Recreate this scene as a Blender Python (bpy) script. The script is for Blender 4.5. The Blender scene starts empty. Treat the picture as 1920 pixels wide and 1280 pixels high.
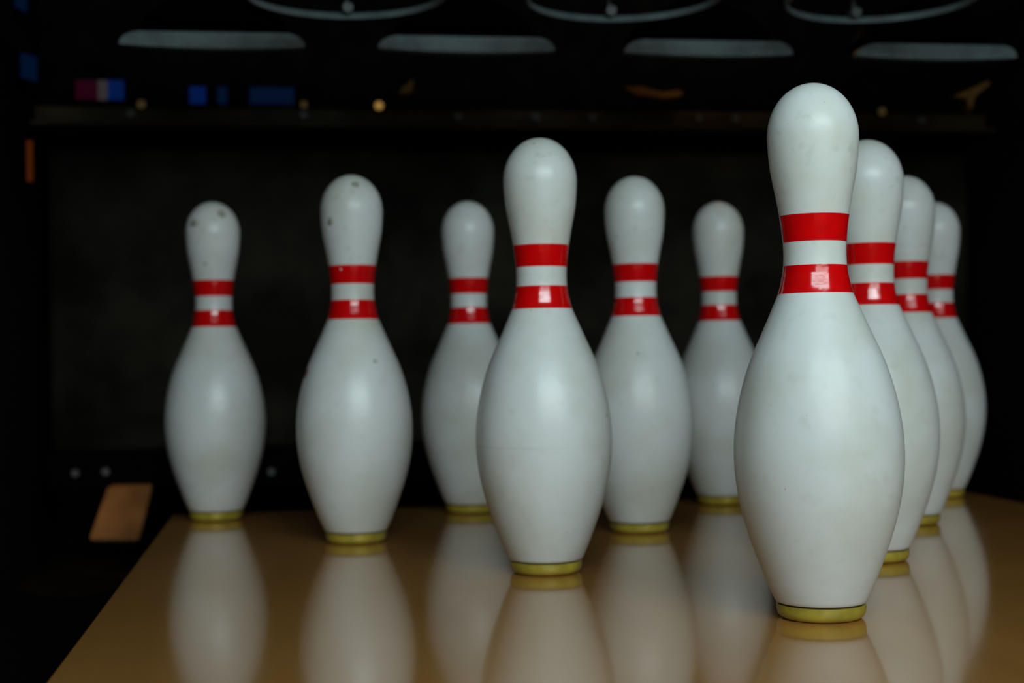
import bpy, bmesh, math, random
from mathutils import Vector, Matrix

sc = bpy.context.scene
col = sc.collection
random.seed(7)
IN = 0.0254

# ------------------------------------------------------------------ camera
cam_d = bpy.data.cameras.new('camera')
cam = bpy.data.objects.new('camera', cam_d)
col.objects.link(cam)
F_PX, YAW, PITCH, ROLL = 2767.9, 0.15002, 0.01086, -0.01577
cam_d.sensor_width = 36.0
cam_d.lens = F_PX / 1920.0 * 36.0
fwd = Vector((math.sin(YAW) * math.cos(PITCH), math.cos(YAW) * math.cos(PITCH), math.sin(PITCH)))
right0 = Vector((math.cos(YAW), -math.sin(YAW), 0.0))
up0 = right0.cross(fwd)
upv = up0 * math.cos(ROLL) - right0 * math.sin(ROLL)
rgt = fwd.cross(upv)
M = Matrix((rgt, upv, -fwd)).transposed().to_4x4()
M.translation = Vector((-0.37228, -1.01489, 0.18844))
cam.matrix_world = M
cam_d.clip_start = 0.02
cam_d.dof.use_dof = True
cam_d.dof.focus_distance = 1.035
cam_d.dof.aperture_fstop = 5.6
sc.camera = cam

# ------------------------------------------------------------------ world, exposure
w = bpy.data.worlds.new('dim_hall')
sc.world = w
w.use_nodes = True
w.node_tree.nodes['Background'].inputs[0].default_value = (0.75, 0.95, 1.0, 1)
w.node_tree.nodes['Background'].inputs[1].default_value = 0.02
sc.view_settings.view_transform = 'Standard'
sc.view_settings.look = 'None'
sc.view_settings.gamma = 1.0
sc.view_settings.exposure = 0.0
sc.view_settings.use_curve_mapping = False


def area(name, loc, target, sx, sy, power, color, spread=math.pi):
    d = bpy.data.lights.new(name, 'AREA')
    d.shape = 'RECTANGLE'; d.size = sx; d.size_y = sy; d.energy = power; d.color = color; d.spread = spread
    o = bpy.data.objects.new(name, d); col.objects.link(o)
    o.location = loc
    o.rotation_euler = (Vector(target) - Vector(loc)).to_track_quat('-Z', 'Y').to_euler()
    return o


# lamp in the masking unit above the front of the pins, and the distant lights of the hall
area('deck_lamp', (-0.05, -0.80, 0.72), (-0.05, 0.35, 0.05), 0.95, 0.16, 3.3, (0.75, 1.0, 1.04), math.radians(140))
area('hall_light', (0.4, -4.8, 1.95), (-0.1, 0.4, 0.1), 4.0, 1.3, 88.0, (0.93, 1.0, 1.0))

# ------------------------------------------------------------------ materials
def new_mat(name):
    m = bpy.data.materials.new(name); m.use_nodes = True
    nt = m.node_tree
    return m, nt, nt.nodes['Principled BSDF']


def N(nt, t, **kw):
    n = nt.nodes.new(t)
    for k, v in kw.items():
        setattr(n, k, v)
    return n


def mixrgb(nt, fac, a, b, blend='MIX'):
    n = N(nt, 'ShaderNodeMix', data_type='RGBA', blend_type=blend)
    for s, v in ((0, fac), (6, a), (7, b)):
        if hasattr(v, 'node'):
            nt.links.new(v, n.inputs[s])
        elif s == 0:
            n.inputs[0].default_value = v
        else:
            n.inputs[s].default_value = (*v, 1)
    return n.outputs[2]


def ramp(nt, src, p0, p1, c0=0.0, c1=1.0):
    n = N(nt, 'ShaderNodeMapRange')
    nt.links.new(src, n.inputs[0])
    n.inputs[1].default_value = p0; n.inputs[2].default_value = p1
    n.inputs[3].default_value = c0; n.inputs[4].default_value = c1
    return n.outputs[0]


def noise(nt, vec, scale, detail=2.0, rough=0.5):
    n = N(nt, 'ShaderNodeTexNoise')
    n.inputs['Scale'].default_value = scale; n.inputs['Detail'].default_value = detail
    n.inputs['Roughness'].default_value = rough
    if vec is not None:
        nt.links.new(vec, n.inputs['Vector'])
    return n.outputs['Fac']


def simple(name, colr, rough=0.6, spec=0.5, metal=0.0, vary=0.25, scale=30.0):
    m, nt, b = new_mat(name)
    tc = N(nt, 'ShaderNodeTexCoord')
    f = noise(nt, tc.outputs['Object'], scale, 4)
    c2 = tuple(v * (1 - vary) for v in colr)
    nt.links.new(mixrgb(nt, ramp(nt, f, 0.35, 0.65), colr, c2), b.inputs['Base Color'])
    nt.links.new(ramp(nt, f, 0.3, 0.7, rough * 0.85, min(1, rough * 1.15)), b.inputs['Roughness'])
    b.inputs['Specular IOR Level'].default_value = spec
    b.inputs['Metallic'].default_value = metal
    return m


def emitter(name, colr, strength):
    m, nt, b = new_mat(name)
    b.inputs['Base Color'].default_value = (0.001, 0.001, 0.001, 1); b.inputs['Specular IOR Level'].default_value = 0.1; b.inputs['Roughness'].default_value = 0.7
    b.inputs['Emission Color'].default_value = (*colr, 1)
    b.inputs['Emission Strength'].default_value = strength
    return m


def pin_vector(nt):
    tc = N(nt, 'ShaderNodeTexCoord'); oi = N(nt, 'ShaderNodeObjectInfo')
    mul = N(nt, 'ShaderNodeMath', operation='MULTIPLY'); mul.inputs[1].default_value = 37.0
    nt.links.new(oi.outputs['Random'], mul.inputs[0])
    cmb = N(nt, 'ShaderNodeCombineXYZ')
    for i in range(3):
        nt.links.new(mul.outputs[0], cmb.inputs[i])
    add = N(nt, 'ShaderNodeVectorMath', operation='ADD')
    nt.links.new(tc.outputs['Object'], add.inputs[0]); nt.links.new(cmb.outputs[0], add.inputs[1])
    return tc, oi, add.outputs[0]


def pin_white():
    m, nt, b = new_mat('pin_white_plastic')
    tc, oi, vec = pin_vector(nt)
    broad = noise(nt, vec, 14.0, 3)
    base = mixrgb(nt, ramp(nt, broad, 0.42, 0.66), (0.72, 0.75, 0.74), (0.63, 0.64, 0.58))
    # small dents and smudges, more of them on the head
    sp = noise(nt, vec, 95.0, 2, 0.45)
    spk = ramp(nt, sp, 0.60, 0.80, 0.0, 0.38)
    fine = noise(nt, vec, 330.0, 1, 0.4)
    fsp = ramp(nt, fine, 0.80, 0.84, 0.0, 0.6)
    sep = N(nt, 'ShaderNodeSeparateXYZ'); nt.links.new(tc.outputs['Object'], sep.inputs[0])
    head = ramp(nt, sep.outputs[2], 0.27, 0.36, 0.35, 1.0)
    mh = N(nt, 'ShaderNodeMath', operation='MULTIPLY'); nt.links.new(spk, mh.inputs[0]); nt.links.new(head, mh.inputs[1])
    c1 = mixrgb(nt, mh.outputs[0], base, (0.30, 0.30, 0.22))
    c2 = mixrgb(nt, fsp, c1, (0.22, 0.21, 0.18))
    # faint ball marks round the belly
    st = N(nt, 'ShaderNodeMapping'); st.inputs['Scale'].default_value = (3, 3, 240)
    nt.links.new(vec, st.inputs[0])
    ringn = noise(nt, st.outputs[0], 1.0, 2, 0.5)
    rg = ramp(nt, ringn, 0.66, 0.76, 0.0, 0.22)
    c3 = mixrgb(nt, rg, c2, (0.42, 0.38, 0.30))
    nt.links.new(c3, b.inputs['Base Color'])
    nt.links.new(ramp(nt, broad, 0.3, 0.7, 0.30, 0.38), b.inputs['Roughness'])
    b.inputs['Specular IOR Level'].default_value = 0.42
    bp = N(nt, 'ShaderNodeBump'); bp.inputs['Strength'].default_value = 0.10; bp.inputs['Distance'].default_value = 0.002
    nt.links.new(noise(nt, vec, 60.0, 3), bp.inputs['Height']); nt.links.new(bp.outputs[0], b.inputs['Normal'])
    return m


def pin_red():
    m, nt, b = new_mat('pin_red_stripe')
    tc, oi, vec = pin_vector(nt)
    f = noise(nt, vec, 120.0, 2)
    nt.links.new(mixrgb(nt, ramp(nt, f, 0.3, 0.7), (0.76, 0.002, 0.003), (0.66, 0.002, 0.003)), b.inputs['Base Color'])
    b.inputs['Roughness'].default_value = 0.13
    b.inputs['Specular IOR Level'].default_value = 0.62
    bp = N(nt, 'ShaderNodeBump'); bp.inputs['Strength'].default_value = 0.12; bp.inputs['Distance'].default_value = 0.001
    nt.links.new(noise(nt, vec, 180.0, 2), bp.inputs['Height']); nt.links.new(bp.outputs[0], b.inputs['Normal'])
    return m


def deck_mat():
    m, nt, b = new_mat('lane_tan_synthetic')
    tc = N(nt, 'ShaderNodeTexCoord')
    mp = N(nt, 'ShaderNodeMapping'); mp.inputs['Scale'].default_value = (14, 1.2, 1)
    nt.links.new(tc.outputs['Object'], mp.inputs[0])
    g = noise(nt, mp.outputs[0], 2.0, 5, 0.6)
    base = mixrgb(nt, ramp(nt, g, 0.35, 0.7), (0.47, 0.27, 0.095), (0.41, 0.23, 0.08))
    sp = noise(nt, tc.outputs['Object'], 210.0, 1, 0.4)
    nt.links.new(mixrgb(nt, ramp(nt, sp, 0.80, 0.83), base, (0.05, 0.035, 0.02)), b.inputs['Base Color'])
    rn = noise(nt, tc.outputs['Object'], 9.0, 3)
    nt.links.new(ramp(nt, rn, 0.3, 0.7, 0.19, 0.235), b.inputs['Roughness'])
    b.inputs['Specular IOR Level'].default_value = 0.05
    b.inputs['Coat IOR'].default_value = 1.72
    b.inputs['Coat Weight'].default_value = 1.0
    b.inputs['Coat Roughness'].default_value = 0.095
    b.inputs['Coat Tint'].default_value = (1.0, 0.80, 0.58, 1)
    return m


def curtain_mat():
    m, nt, b = new_mat('pit_curtain_cloth')
    tc = N(nt, 'ShaderNodeTexCoord')
    f = noise(nt, tc.outputs['Object'], 5.5, 5, 0.6)
    nt.links.new(mixrgb(nt, ramp(nt, f, 0.4, 0.75), (0.015, 0.014, 0.009), (0.072, 0.068, 0.046)), b.inputs['Base Color'])
    b.inputs['Roughness'].default_value = 0.85
    b.inputs['Specular IOR Level'].default_value = 0.15
    return m


M_WHITE = pin_white(); M_RED = pin_red(); M_DECK = deck_mat(); M_CURT = curtain_mat()
M_YEL = simple('pin_base_yellow_nylon', (0.47, 0.37, 0.045), 0.30, 0.5, 0, 0.35, 60)
M_SEAM = simple('pin_seam_grime', (0.045, 0.035, 0.015), 0.7)
M_SCUFF = simple('scuff_grey', (0.46, 0.47, 0.36), 0.6)
M_SMEAR = simple('scuff_red', (0.22, 0.05, 0.05), 0.6)
M_BLACK = simple('machine_black_paint', (0.0015, 0.0015, 0.0015), 0.75, 0.03)
M_DARK = simple('gutter_black_plastic', (0.003, 0.003, 0.003), 0.85, 0.03)
M_KICK = simple('kickback_black_board', (0.007, 0.006, 0.006), 0.8, 0.1)
M_BROWN = simple('beam_brown_paint', (0.05, 0.033, 0.010), 0.55, 0.15, 0, 0.5, 18)
M_CUP = simple('cup_pale_plastic', (0.20, 0.255, 0.27), 0.5, 0.4, 0, 0.3, 40)
M_STEEL = simple('bolt_steel', (0.13, 0.14, 0.14), 0.5, 0.4, 0.2, 0.2)
M_GREY = simple('rod_grey_paint', (0.07, 0.075, 0.07), 0.5)
M_BRASS = simple('brass_yellow_metal', (0.40, 0.20, 0.05), 0.45, 0.5, 0.7, 0.4, 25)
M_WOOD = simple('pit_wood_orange_brown', (0.32, 0.135, 0.004), 0.55, 0.3, 0, 0.55, 14)
M_CARP = simple('pit_carpet_brown', (0.020, 0.012, 0.007), 0.95, 0.05, 0, 0.5, 40)
M_BLUE = emitter('glow_blue', (0.004, 0.06, 0.42), 0.13)  # emission colours painted in place of coloured reflections
M_DBLUE = emitter('glow_dim_blue', (0.004, 0.05, 0.20), 0.09)
M_MAG = emitter('glow_magenta', (0.30, 0.01, 0.10), 0.045)
M_SWHITE = emitter('glow_white', (0.55, 0.45, 0.50), 0.05)
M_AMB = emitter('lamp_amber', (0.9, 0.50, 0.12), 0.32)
M_AMB2 = emitter('glint_dim_amber', (0.7, 0.45, 0.17), 0.05)  # weak emission painted in place of warm glints
M_ORG = emitter('lit_orange_slot', (0.9, 0.16, 0.02), 0.05)
M_LAMP = emitter('tube_glow', (0.86, 1, 1), 1.5)

# ------------------------------------------------------------------ helpers
def finish(name, bm, mat, parent=None, smooth=True, auto=None):
    bmesh.ops.recalc_face_normals(bm, faces=bm.faces)
    me = bpy.data.meshes.new(name)
    bm.to_mesh(me); bm.free()
    me.materials.append(mat)
    if smooth:
        me.polygons.foreach_set('use_smooth', [True] * len(me.polygons))
        if auto:
            me.set_sharp_from_angle(angle=math.radians(auto))
    o = bpy.data.objects.new(name, me); col.objects.link(o)
    if parent is not None:
        o.parent = parent
    return o


def tag(o, label=None, cat=None, group=None, kind=None):
    for k, v in (('label', label), ('category', cat), ('group', group), ('kind', kind)):
        if v:
            o[k] = v
    return o


def empty(name, loc, rz=0.0):
    o = bpy.data.objects.new(name, None); col.objects.link(o)
    o.location = loc; o.rotation_euler = (0, 0, rz); o.empty_display_size = 0.02
    return o


def lathe(profile, seg=96, closed=False):
    bm = bmesh.new()
    rings = []
    for r, z in profile:
        if r < 1e-6:
            rings.append([bm.verts.new((0, 0, z))])
        else:
            rings.append([bm.verts.new((r * math.cos(2 * math.pi * k / seg), r * math.sin(2 * math.pi * k / seg), z)) for k in range(seg)])
    pairs = list(zip(rings, rings[1:]))
    if closed:
        pairs.append((rings[-1], rings[0]))
    for a, b in pairs:
        for k in range(seg):
            j = (k + 1) % seg
            if len(a) == 1 and len(b) == 1:
                continue
            if len(a) == 1:
                bm.faces.new((a[0], b[k], b[j]))
            elif len(b) == 1:
                bm.faces.new((a[k], a[j], b[0]))
            else:
                bm.faces.new((a[k], a[j], b[j], b[k]))
    return bm


def box(bm, x0, x1, y0, y1, z0, z1, bev=0.0):
    vs = [bm.verts.new((x, y, z)) for z in (z0, z1) for y in (y0, y1) for x in (x0, x1)]
    fs = [bm.faces.new([vs[i] for i in f]) for f in ((0, 2, 3, 1), (4, 5, 7, 6), (0, 1, 5, 4), (2, 6, 7, 3), (0, 4, 6, 2), (1, 3, 7, 5))]
    if bev > 0:
        es = list({e for f in fs for e in f.edges})
        bmesh.ops.bevel(bm, geom=es, offset=bev, segments=2, affect='EDGES', profile=0.5)


def boxobj(name, dims, mat, parent=None, bev=0.002):
    bm = bmesh.new(); box(bm, *dims, bev)
    return finish(name, bm, mat, parent, smooth=False)


def cyl(bm, p0, p1, r, seg=20, r1=None):
    p0, p1 = Vector(p0), Vector(p1)
    d = p1 - p0
    m = Matrix.Translation((p0 + p1) / 2) @ d.to_track_quat('Z', 'Y').to_matrix().to_4x4()
    bmesh.ops.create_cone(bm, cap_ends=True, segments=seg, radius1=r, radius2=r if r1 is None else r1, depth=d.length, matrix=m)


# ------------------------------------------------------------------ structure
def struct(name, dims, mat, bev=0.0):
    o = boxobj(name, dims, mat, None, bev); o['kind'] = 'structure'
    return o


LX = 0.518
floor = struct('floor', (-LX, LX, -4.2, 0.862, -0.055, 0.0), M_DECK, 0.0015)
struct('trim_1', (-LX, LX, 0.8635, 0.88, -0.10, -0.004), M_KICK, 0.002)      # plank that closes the end of the deck
pit = struct('floor_pit', (-0.77, 0.77, 0.89, 1.60, -0.16, -0.13), M_CARP)
sub = struct('floor_base', (-3.0, 3.0, -7.0, 2.2, -0.22, -0.17), M_KICK)
wl = struct('wall_left', (-0.79, -0.765, 0.05, 1.62, -0.165, 1.2), M_KICK)
wr = struct('wall_right', (0.765, 0.79, 0.05, 1.62, -0.165, 1.2), M_KICK)
struct('wall_back', (-3.0, 3.0, 1.95, 2.0, -0.165, 1.5), M_KICK)
struct('ceiling', (-0.79, 0.79, -0.2, 1.94, 1.21, 1.24), M_KICK)
struct('wall_left_outer', (-3.0, -2.95, -7.0, 1.94, -0.165, 1.5), M_KICK)
struct('wall_right_outer', (2.95, 3.0, -7.0, 1.94, -0.165, 1.5), M_KICK)

# gutters
def gutter(side, label):
    bm = bmesh.new()
    x0, x1 = 0.522, 0.762
    prof = []
    n = 18
    for i in range(n + 1):
        a = math.pi * i / n
        prof.append(((x0 + x1) / 2 - math.cos(a) * (x1 - x0) / 2, -0.012 - math.sin(a) * 0.085))
    inner = prof; outer = [(x, z - 0.006) for x, z in prof]
    loop = inner + outer[::-1]
    ends = []
    for y in (-4.2, 0.86):
        ends.append([bm.verts.new((side * x, y, z)) for x, z in loop])
    L = len(loop)
    for k in range(L):
        j = (k + 1) % L
        bm.faces.new((ends[0][k], ends[0][j], ends[1][j], ends[1][k]))
    for e in ends:
        for k in range(n):
            bm.faces.new((e[k], e[k + 1], e[L - 2 - k], e[L - 1 - k]))
    o = finish('gutter', bm, M_DARK, auto=40)
    tag(o, label, 'gutter', 'gutters beside the lane')


gutter(-1, 'black curved gutter channel along the left edge of the tan lane')
gutter(1, 'black curved gutter channel along the right edge of the tan lane')

# ------------------------------------------------------------------ bowling pins
CTRL = [(0.43, 2.50), (0.75, 2.80), (1.5, 3.40), (2.25, 3.93), (3.375, 4.50), (4.5, 4.715), (5.875, 4.46), (7.25, 3.68),
        (8.0, 3.02), (8.625, 2.47), (9.2, 2.00), (9.6, 1.82), (10.0, 1.75), (10.45, 1.755), (10.875, 1.82), (11.75, 2.10),
        (12.625, 2.42), (13.1, 2.51), (13.5, 2.547)]


def diam(h):
    """smooth pin diameter (inches) at height h (inches)"""
    c = CTRL
    if h <= c[0][0]:
        return c[0][1]
    if h >= c[-1][0]:
        t = min(1.0, (h - 13.5) / 1.5)
        return 2.547 * math.sqrt(max(0.0, 1 - t * t))
    for i in range(len(c) - 1):
        if c[i][0] <= h <= c[i + 1][0]:
            break
    def slope(k):
        if k == 0:
            return (c[1][1] - c[0][1]) / (c[1][0] - c[0][0])
        if k == len(c) - 1:
            return 0.0
        a = (c[k][1] - c[k - 1][1]) / (c[k][0] - c[k - 1][0]); b = (c[k + 1][1] - c[k][1]) / (c[k + 1][0] - c[k][0])
        wa = c[k + 1][0] - c[k][0]; wb = c[k][0] - c[k - 1][0]
        return (a * wa + b * wb) / (wa + wb)
    x0, y0 = c[i]; x1, y1 = c[i + 1]; hh = x1 - x0; t = (h - x0) / hh
    m0, m1 = slope(i) * hh, slope(i + 1) * hh
    return (2 * t**3 - 3 * t**2 + 1) * y0 + (t**3 - 2 * t**2 + t) * m0 + (-2 * t**3 + 3 * t**2) * y1 + (t**3 - t**2) * m1


def pin_r(h):
    return diam(h) / 2 * IN


STR = ((9.07, 9.85), (10.51, 11.26))


def make_pin():
    root = empty('bowling_pin', (0, 0, 0))
    prof = [(0.0, 0.445 * IN), (pin_r(0.445) - 0.0012, 0.445 * IN), (pin_r(0.45) - 0.0003, 0.452 * IN), (pin_r(0.47), 0.47 * IN)]
    h = 0.56
    while h < 13.5:
        prof.append((pin_r(h), h * IN)); h += 0.11
    for k in range(22):
        a = math.pi / 2 * k / 22
        prof.append((2.547 / 2 * IN * math.cos(a), (13.5 + 1.5 * math.sin(a)) * IN))
    prof.append((0.0, 15.0 * IN))
    finish('body', lathe(prof, 128), M_WHITE, root)
    for a, b in STR:
        p = [(pin_r(a) - 0.0004, a * IN)]
        n = 12
        for k in range(n + 1):
            hh = a + (b - a) * k / n
            p.append((pin_r(hh) + 0.00018, hh * IN))
        p.append((pin_r(b) - 0.0004, b * IN))
        finish('neck_stripe', lathe(p, 128, closed=True), M_RED, root, auto=40)
    # yellow base with a rounded foot
    p = [(0.0, 0.0)]
    r0 = 2.06 / 2 * IN; r1 = 2.47 / 2 * IN
    for k in range(9):
        a = math.pi / 2 * k / 8
        p.append((r0 + (r1 - r0) * math.sin(a), 0.27 * IN * (1 - math.cos(a))))
    p += [(r1 + 0.0002, 0.385 * IN), (r1 - 0.0006, 0.395 * IN), (r1 - 0.0016, 0.397 * IN), (0.0, 0.397 * IN)]
    finish('base_ring', lathe(p, 96), M_YEL, root, auto=50)
    p = [(0, 0.398 * IN), (r1 - 0.0013, 0.398 * IN), (r1 - 0.0013, 0.4445 * IN), (0, 0.4445 * IN)]
    finish('seam', lathe(p, 64), M_SEAM, root, auto=50)
    return root


def copy_tree(o, parent=None):
    c = o.copy(); col.objects.link(c); c.parent = parent
    for ch in list(o.children):
        copy_tree(ch, c)
    return c


def scuff(pin, ang, h, wa, hh, mat, seed):
    """small irregular mark lying on the pin's surface; ang measured from the side that faces the camera, + to the right"""
    rnd = random.Random(seed)
    d = Vector((-0.37228 - pin.location.x, -1.01489 - pin.location.y))
    base = math.atan2(d.y, d.x) + math.radians(ang) - pin.rotation_euler.z
    bm = bmesh.new()
    n = 14
    def pt(a, z, off):
        r = pin_r(z) + off
        return (r * math.cos(a), r * math.sin(a), z * IN)
    r = pin_r(h)
    top = bm.verts.new(pt(base, h, 0.00025))
    ring = []; low = []
    for k in range(n):
        t = 2 * math.pi * k / n; s = 0.65 + 0.5 * rnd.random()
        a = base + math.cos(t) * wa * 0.5 * s / r; z = h + math.sin(t) * hh * 0.5 * s / IN
        ring.append(bm.verts.new(pt(a, z, 0.00018))); low.append(bm.verts.new(pt(a, z, -0.0002)))
    for k in range(n):
        j = (k + 1) % n
        bm.faces.new((top, ring[k], ring[j])); bm.faces.new((ring[k], low[k], low[j], ring[j]))
    finish('scuff_mark', bm, mat, pin)


SPOTS = [
    (0.0006, -0.0038, 'large clean white pin standing alone at the very front, in sharp focus'),
    (-0.1518, 0.2648, 'white pin in the left of the second row, nearest left of the front one'),
    (0.1500, 0.2634, 'white pin mostly hidden directly behind the right side of the front pin'),
    (-0.3059, 0.5291, 'scuff-headed white pin in the left of the third row, second from left'),
    (-0.0029, 0.5339, 'white pin in the middle of the third row, just right behind the second-row left pin'),
    (0.2994, 0.5236, 'white pin third in the overlapping line behind the front pin'),
    (-0.4611, 0.7933, 'farthest left white pin, at the deck corner in the back row'),
    (-0.1532, 0.7854, 'blurred back-row white pin half hidden behind the second-row left pin'),
    (0.1669, 0.7933, 'blurred back-row white pin just left of the large front pin'),
    (0.4579, 0.7961, 'farthest right white pin, last in the overlapping line behind the front pin'),
]
proto = make_pin()
pins = []
for i, (x, y, lab) in enumerate(SPOTS):
    pins.append(proto if i == 0 else copy_tree(proto))
for i, (x, y, lab) in enumerate(SPOTS):
    o = pins[i]
    o.location = (x, y, 0.0003)
    o.rotation_euler = (0, 0, random.uniform(0, 6.28))
    tag(o, lab, 'bowling pin', 'ten bowling pins racked on the deck')
# marks seen on single pins
scuff(pins[6], -18, 12.0, 0.005, 0.005, M_SCUFF, 1)
scuff(pins[6], -40, 13.9, 0.017, 0.009, M_SCUFF, 2)
scuff(pins[6], 22, 14.35, 0.012, 0.010, M_SCUFF, 3)
scuff(pins[3], 12, 14.5, 0.009, 0.008, M_SCUFF, 4)
scuff(pins[3], -42, 13.0, 0.009, 0.008, M_SCUFF, 5)
scuff(pins[3], -78, 6.9, 0.012, 0.012, M_SMEAR, 6)
scuff(pins[3], -30, 11.08, 0.0025, 0.003, M_WHITE, 7)
scuff(pins[3], 28, 7.35, 0.005, 0.004, M_SCUFF, 8)
scuff(pins[4], -38, 12.4, 0.003, 0.003, M_SCUFF, 9)
scuff(pins[4], 2, 7.5, 0.003, 0.003, M_SCUFF, 10)
scuff(pins[1], -20, 9.0, 0.0015, 0.0015, M_SCUFF, 11)
scuff(pins[1], -12, 14.7, 0.003, 0.0015, M_SCUFF, 12)
scuff(pins[1], 68, 5.4, 0.003, 0.004, M_SCUFF, 13)

# ------------------------------------------------------------------ pit curtain
bm = bmesh.new()
nx, nz = 120, 40
front = [[None] * (nz + 1) for _ in range(nx + 1)]
for i in range(nx + 1):
    for k in range(nz + 1):
        x = -0.735 + 1.495 * i / nx; z = 0.055 + 0.465 * k / nz
        y = 1.335 + 0.006 * math.sin(x * 23 + 1.3 * math.sin(z * 9)) + 0.004 * math.sin(x * 51 + z * 7)
        front[i][k] = bm.verts.new((x, y, z))
for i in range(nx):
    for k in range(nz):
        bm.faces.new((front[i][k], front[i + 1][k], front[i + 1][k + 1], front[i][k + 1]))
r = bmesh.ops.solidify(bm, geom=bm.faces[:], thickness=0.012)
curt = empty('pit_curtain', (0, 0, 0))
tag(curt, 'dark grey-green ball curtain hanging across the pit behind the pins', 'curtain')
finish('cloth', bm, M_CURT, curt)
boxobj('bottom_bar', (-0.74, 0.76, 1.318, 1.352, -0.005, 0.052), M_BLACK, curt, 0.003)
for x, z in ((-0.697, 0.023), (-0.652, 0.024), (-0.402, 0.017), (0.30, 0.02), (0.55, 0.02)):
    bm = bmesh.new(); cyl(bm, (x, 1.317, z), (x, 1.309, z), 0.006, 6)
    finish('bolt', bm, M_STEEL, curt, auto=30)
boxobj('hanging_bar', (-0.75, 0.76, 1.33, 1.352, 0.522, 0.545), M_BLACK, curt, 0.003)

# ------------------------------------------------------------------ pinsetter frame
beam = empty('pinsetter_beam', (0, 1.24, 0.56))
tag(beam, 'dark brown steel cross beam with bolts running above the pit curtain', 'machine beam')
boxobj('rail', (-0.74, 0.755, 0.0, 0.03, -0.018, 0.012), M_BROWN, beam, 0.003)
boxobj('flange', (-0.74, 0.755, -0.035, -0.001, -0.022, -0.016), M_BROWN, beam, 0.001)
for x in (-0.60, -0.345, -0.11, 0.01, 0.10, 0.27, 0.33, 0.64):
    bm = bmesh.new(); cyl(bm, (x, -0.001, 0.0), (x, -0.008, 0.0), 0.007, 6)
    finish('bolt', bm, M_GREY, beam, auto=30)
back = boxobj('machine_cover', (-0.755, 0.757, 1.36, 1.40, 0.56, 1.15), M_BLACK, None, 0.004)
tag(back, 'black sheet metal cover at the rear of the pinsetter above the curtain', 'machine cover')
top = empty('pin_deck_carriage', (0, 0.55, 0.69))
tag(top, 'black carriage of the pinsetter above the pins that carries the pale cups', 'machine carriage')
boxobj('plate', (-0.70, 0.70, -0.35, 0.40, 0.0, 0.02), M_BLACK, top, 0.004)
for yy in (-0.02, 0.26):
    boxobj('cross_bar', (-0.70, 0.70, yy - 0.012, yy + 0.012, 0.022, 0.05), M_BLACK, top, 0.003)

# one amber lamp, plus dim emissive dots standing in for warm metal glints
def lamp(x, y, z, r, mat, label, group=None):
    e = empty('amber_dot', (x, y, z))
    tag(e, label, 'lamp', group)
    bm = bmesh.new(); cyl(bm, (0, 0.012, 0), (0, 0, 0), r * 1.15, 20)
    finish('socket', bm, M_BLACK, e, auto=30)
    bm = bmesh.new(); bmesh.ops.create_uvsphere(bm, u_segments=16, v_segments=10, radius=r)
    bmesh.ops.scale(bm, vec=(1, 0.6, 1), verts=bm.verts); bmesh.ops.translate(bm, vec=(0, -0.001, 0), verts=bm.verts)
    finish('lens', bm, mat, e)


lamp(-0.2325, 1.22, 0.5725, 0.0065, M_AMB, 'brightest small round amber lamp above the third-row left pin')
lamp(-0.583, 1.22, 0.571, 0.0065, M_AMB2, 'dim amber dot standing in for a warm glint far left below the small blue screen')
lamp(-0.345, 1.22, 0.573, 0.0055, M_AMB2, 'dim amber dot standing in for a warm glint below the right end of the wide blue screen')
lamp(0.568, 1.22, 0.571, 0.0065, M_AMB2, 'dim amber dot standing in for a warm glint in the gap above the overlapping pins at right')

# glowing panels standing in for coloured reflections in the black machine
def glow(loc, rz, wd, ht, cells, label, tilt=0.0):
    e = empty('glow_panel', loc, rz); e.rotation_euler.y = tilt
    tag(e, label, 'glow')
    boxobj('backing', (-wd / 2 - 0.004, wd / 2 + 0.004, 0.002, 0.02, -ht / 2 - 0.004, ht / 2 + 0.004), M_BLACK, e, 0.0015)
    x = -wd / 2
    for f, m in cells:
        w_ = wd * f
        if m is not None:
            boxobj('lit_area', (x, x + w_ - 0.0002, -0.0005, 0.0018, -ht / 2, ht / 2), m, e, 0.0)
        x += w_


glow((-0.652, 1.30, 0.606), 0.0, 0.072, 0.030, [(0.22, M_MAG), (0.24, M_MAG), (0.2, M_SWHITE), (0.34, M_BLUE)],
       'small blue, white and magenta screen standing in for a reflection, far left above the beam')
glow((-0.423, 1.30, 0.600), 0.0, 0.19, 0.026, [(0.13, M_BLUE), (0.09, None), (0.08, M_DBLUE), (0.18, None), (0.36, M_DBLUE), (0.06, None), (0.10, None)],
       'wide dim blue screen standing in for a reflection between the first and second pale cups')
glow((-0.742, 1.22, 0.624), math.radians(62), 0.035, 0.036, [(1.0, M_DBLUE)], 'narrow slanted blue screen standing in for a reflection on the left side wall')
glow((-0.752, 1.22, 0.718), math.radians(70), 0.03, 0.020, [(1.0, M_DBLUE)], 'small blue screen standing in for a reflection at the top left corner of the pit')

# emissive orange slot and warm things
e = empty('orange_slot', (-0.735, 1.17, 0.479)); tag(e, 'thin upright glowing orange slot on the left side wall', 'light')
boxobj('holder', (-0.012, -0.004, -0.012, 0.02, -0.035, 0.037), M_BLACK, e, 0.001)
boxobj('lit_strip', (-0.0038, 0.004, -0.004, 0.006, -0.028, 0.030), M_ORG, e, 0.001)

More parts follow.
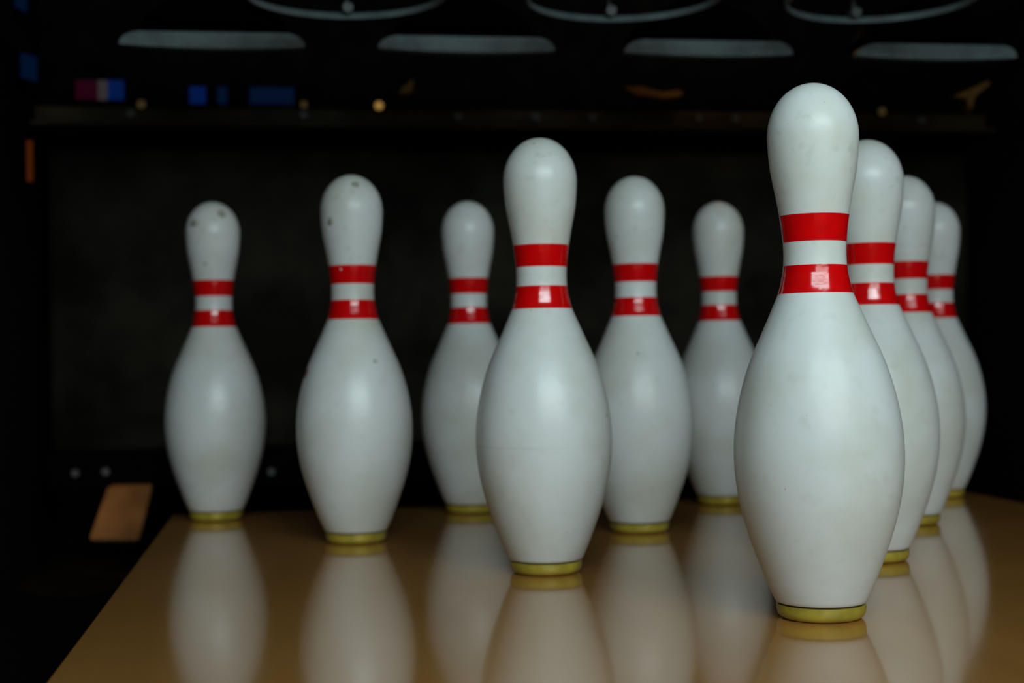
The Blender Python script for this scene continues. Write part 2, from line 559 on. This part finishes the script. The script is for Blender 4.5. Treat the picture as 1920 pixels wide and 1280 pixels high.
# wooden block beside the left pit corner
bm = bmesh.new()
q = [(-0.672, -0.075), (-0.600, -0.078), (-0.580, 0.004), (-0.645, 0.004)]
fr = [bm.verts.new((x, 1.285 - 0.02 * (z < 0), z)) for x, z in q]; bk = [bm.verts.new((x, 1.312, z)) for x, z in q]
bm.faces.new(fr); bm.faces.new(bk[::-1])
for k in range(4):
    bm.faces.new((fr[k], fr[(k + 1) % 4], bk[(k + 1) % 4], bk[k]))
bmesh.ops.bevel(bm, geom=bm.edges[:], offset=0.003, segments=2, affect='EDGES')
tag(finish('wood_block', bm, M_WOOD, auto=40), 'orange-brown wooden block in the pit left of the far left pin', 'wood block')

# ------------------------------------------------------------------ spotting cups
def lip_mesh():
    """pale guard: flat bottom, rounded upper corners, leaning towards the lane"""
    pts = []
    hw = 0.1085; ht = 0.0145
    for k in range(13):
        t = -1 + 2 * k / 12
        pts.append((hw * t, -0.0035 * (1 - t * t)))
    for k in range(1, 9):
        a = math.pi / 2 * k / 8
        pts.append((hw - 0.024 * (1 - math.cos(a)), ht * math.sin(a)))
    for k in range(0, 9):
        a = math.pi / 2 * k / 8
        pts.append((-hw + 0.026 * (1 - math.sin(a)), ht * math.cos(a)))
    pts = pts[:-1]
    bm = bmesh.new()
    a = [bm.verts.new((x, 0.0 - 0.35 * z, z)) for x, z in pts]
    b = [bm.verts.new((x * 0.98, 0.022 - 0.35 * z, z + 0.001)) for x, z in pts]
    bm.faces.new(a); bm.faces.new(b[::-1])
    n = len(pts)
    for k in range(n):
        bm.faces.new((a[k], a[(k + 1) % n], b[(k + 1) % n], b[k]))
    return bm


def rear_cup():
    root = empty('spotting_cup', (0, 0, 0))
    finish('lip', lip_mesh(), M_CUP, root, auto=45)
    bm = lathe([(0.0, 0.024), (0.088, 0.024), (0.092, 0.028), (0.075, 0.05), (0.03, 0.075), (0.0, 0.075)], 48)
    bmesh.ops.translate(bm, vec=(0, 0.055, 0), verts=bm.verts)
    finish('cup_shell', bm, M_BLACK, root, auto=40)
    bm = bmesh.new(); box(bm, -0.012, 0.010, -0.012, -0.004, 0.026, 0.034, 0.001)
    finish('clip', bm, M_GREY, root, auto=40)
    return root


def front_cup():
    root = empty('spotting_cup', (0, 0, 0))
    R = 0.105
    p = [(R, 0.0), (R + 0.003, 0.0005), (R + 0.004, 0.007), (R + 0.002, 0.0075), (R - 0.002, 0.003)]
    finish('rim', lathe(p, 96, closed=True), M_CUP, root, auto=40)
    bm = lathe([(0.0, 0.030), (0.05, 0.030), (0.06, 0.034), (0.06, 0.06), (0.0, 0.062)], 40)
    finish('cup_shell', bm, M_BLACK, root, auto=40)
    bm = bmesh.new(); cyl(bm, (0.004, R - 0.010, 0.012), (0.004, R - 0.010, 0.07), 0.0028, 14)
    finish('rod', bm, M_GREY, root, auto=40)
    bm = bmesh.new(); cyl(bm, (0.006, R - 0.016, 0.010), (0.006, R + 0.0, 0.010), 0.0065, 6)
    finish('bolt', bm, M_STEEL, root, auto=30)
    bm = bmesh.new(); box(bm, 0.030, 0.056, R - 0.03, R - 0.01, 0.030, 0.062, 0.002)
    finish('bracket', bm, M_GREY, root, auto=30)
    return root


rc = rear_cup()
RC = [(-0.457, 'leftmost of the four pale rounded cup lips in the lower row at the top'),
      (-0.152, 'second from left and brightest pale cup lip in the lower row at the top'),
      (0.153, 'pale cup lip right of centre, above and left of the front pin head'),
      (0.455, 'rightmost dim cup lip at the top right with an orange tinge')]
for i, (x, lab) in enumerate(RC):
    o = rc if i == 0 else copy_tree(rc)
    o.location = (x, 0.77, 0.5655)
    tag(o, lab, 'cup', 'spotting cups over the back row')
fc = front_cup()
FC = [(-0.307, 'pale ring rim cup with bright bolt at the top edge left of centre'),
      (-0.003, 'pale ring rim cup at the top edge in the middle of the three'),
      (0.295, 'dim ring rim cup at the top edge above the front pin')]
for i, (x, lab) in enumerate(FC):
    o = fc if i == 0 else copy_tree(fc)
    o.location = (x, 0.565, (0.5765, 0.579, 0.583)[i])
    tag(o, lab, 'cup', 'spotting cups over the third row')

# brass-coloured pieces catching warm light above the beam
def brass(name, pts, y, th, label):
    bm = bmesh.new()
    a = [bm.verts.new((x, y, z)) for x, z in pts]; b = [bm.verts.new((x, y + th, z)) for x, z in pts]
    bm.faces.new(a); bm.faces.new(b[::-1]); n = len(pts)
    for k in range(n):
        bm.faces.new((a[k], a[(k + 1) % n], b[(k + 1) % n], b[k]))
    bmesh.ops.bevel(bm, geom=bm.edges[:], offset=0.0006, segments=1, affect='EDGES')
    return tag(finish(name, bm, M_BRASS, auto=40), label, 'bracket')


brass('bracket', [(0.672, 0.590), (0.735, 0.617), (0.737, 0.611), (0.712, 0.594), (0.704, 0.568), (0.698, 0.590)], 1.19, 0.02,
      'slanted orange-brown metal bracket at the far right above the pit')
brass('bracket', [(0.145, 0.603), (0.165, 0.592), (0.215, 0.586), (0.24, 0.592), (0.235, 0.600), (0.205, 0.596), (0.17, 0.605)], 1.21, 0.015,
      'curved orange-brown metal bracket above the beam left of the front pin head')
brass('bracket', [(-0.205, 0.588), (-0.183, 0.590), (-0.180, 0.612), (-0.196, 0.600)], 1.21, 0.015,
      'small orange metal bracket right of the brightest amber lamp')

# deck lamp fixture (above the view, in front of the pins)
lf = empty('deck_lamp_fixture', (-0.05, -0.82, 0.80))
tag(lf, 'long black lamp housing above the front of the pins', 'lamp')
boxobj('housing', (-0.55, 0.55, -0.12, 0.07, 0.03, 0.07), M_BLACK, lf, 0.004)
warm = bpy.data.lights.new('warm_bracket_fill', 'POINT'); warm.energy = 0.35; warm.color = (1.0, 0.5, 0.16); warm.shadow_soft_size = 0.03  # unseen lamp added to warm the brass brackets
wo = bpy.data.objects.new('warm_bracket_fill', warm); col.objects.link(wo); wo.location = (0.30, 1.10, 0.80)
warm2 = bpy.data.lights.new('warm_block_fill', 'SPOT'); warm2.energy = 0.8; warm2.color = (1.0, 0.5, 0.16); warm2.shadow_soft_size = 0.02  # spot added without a fixture, aimed at the wooden block
warm2.spot_size = math.radians(28); warm2.spot_blend = 0.8
wo = bpy.data.objects.new('warm_block_fill', warm2); col.objects.link(wo); wo.location = (-0.70, 1.0, 0.22)
wo.rotation_euler = (Vector((-0.64, 1.29, -0.05)) - wo.location).to_track_quat('-Z', 'Y').to_euler()
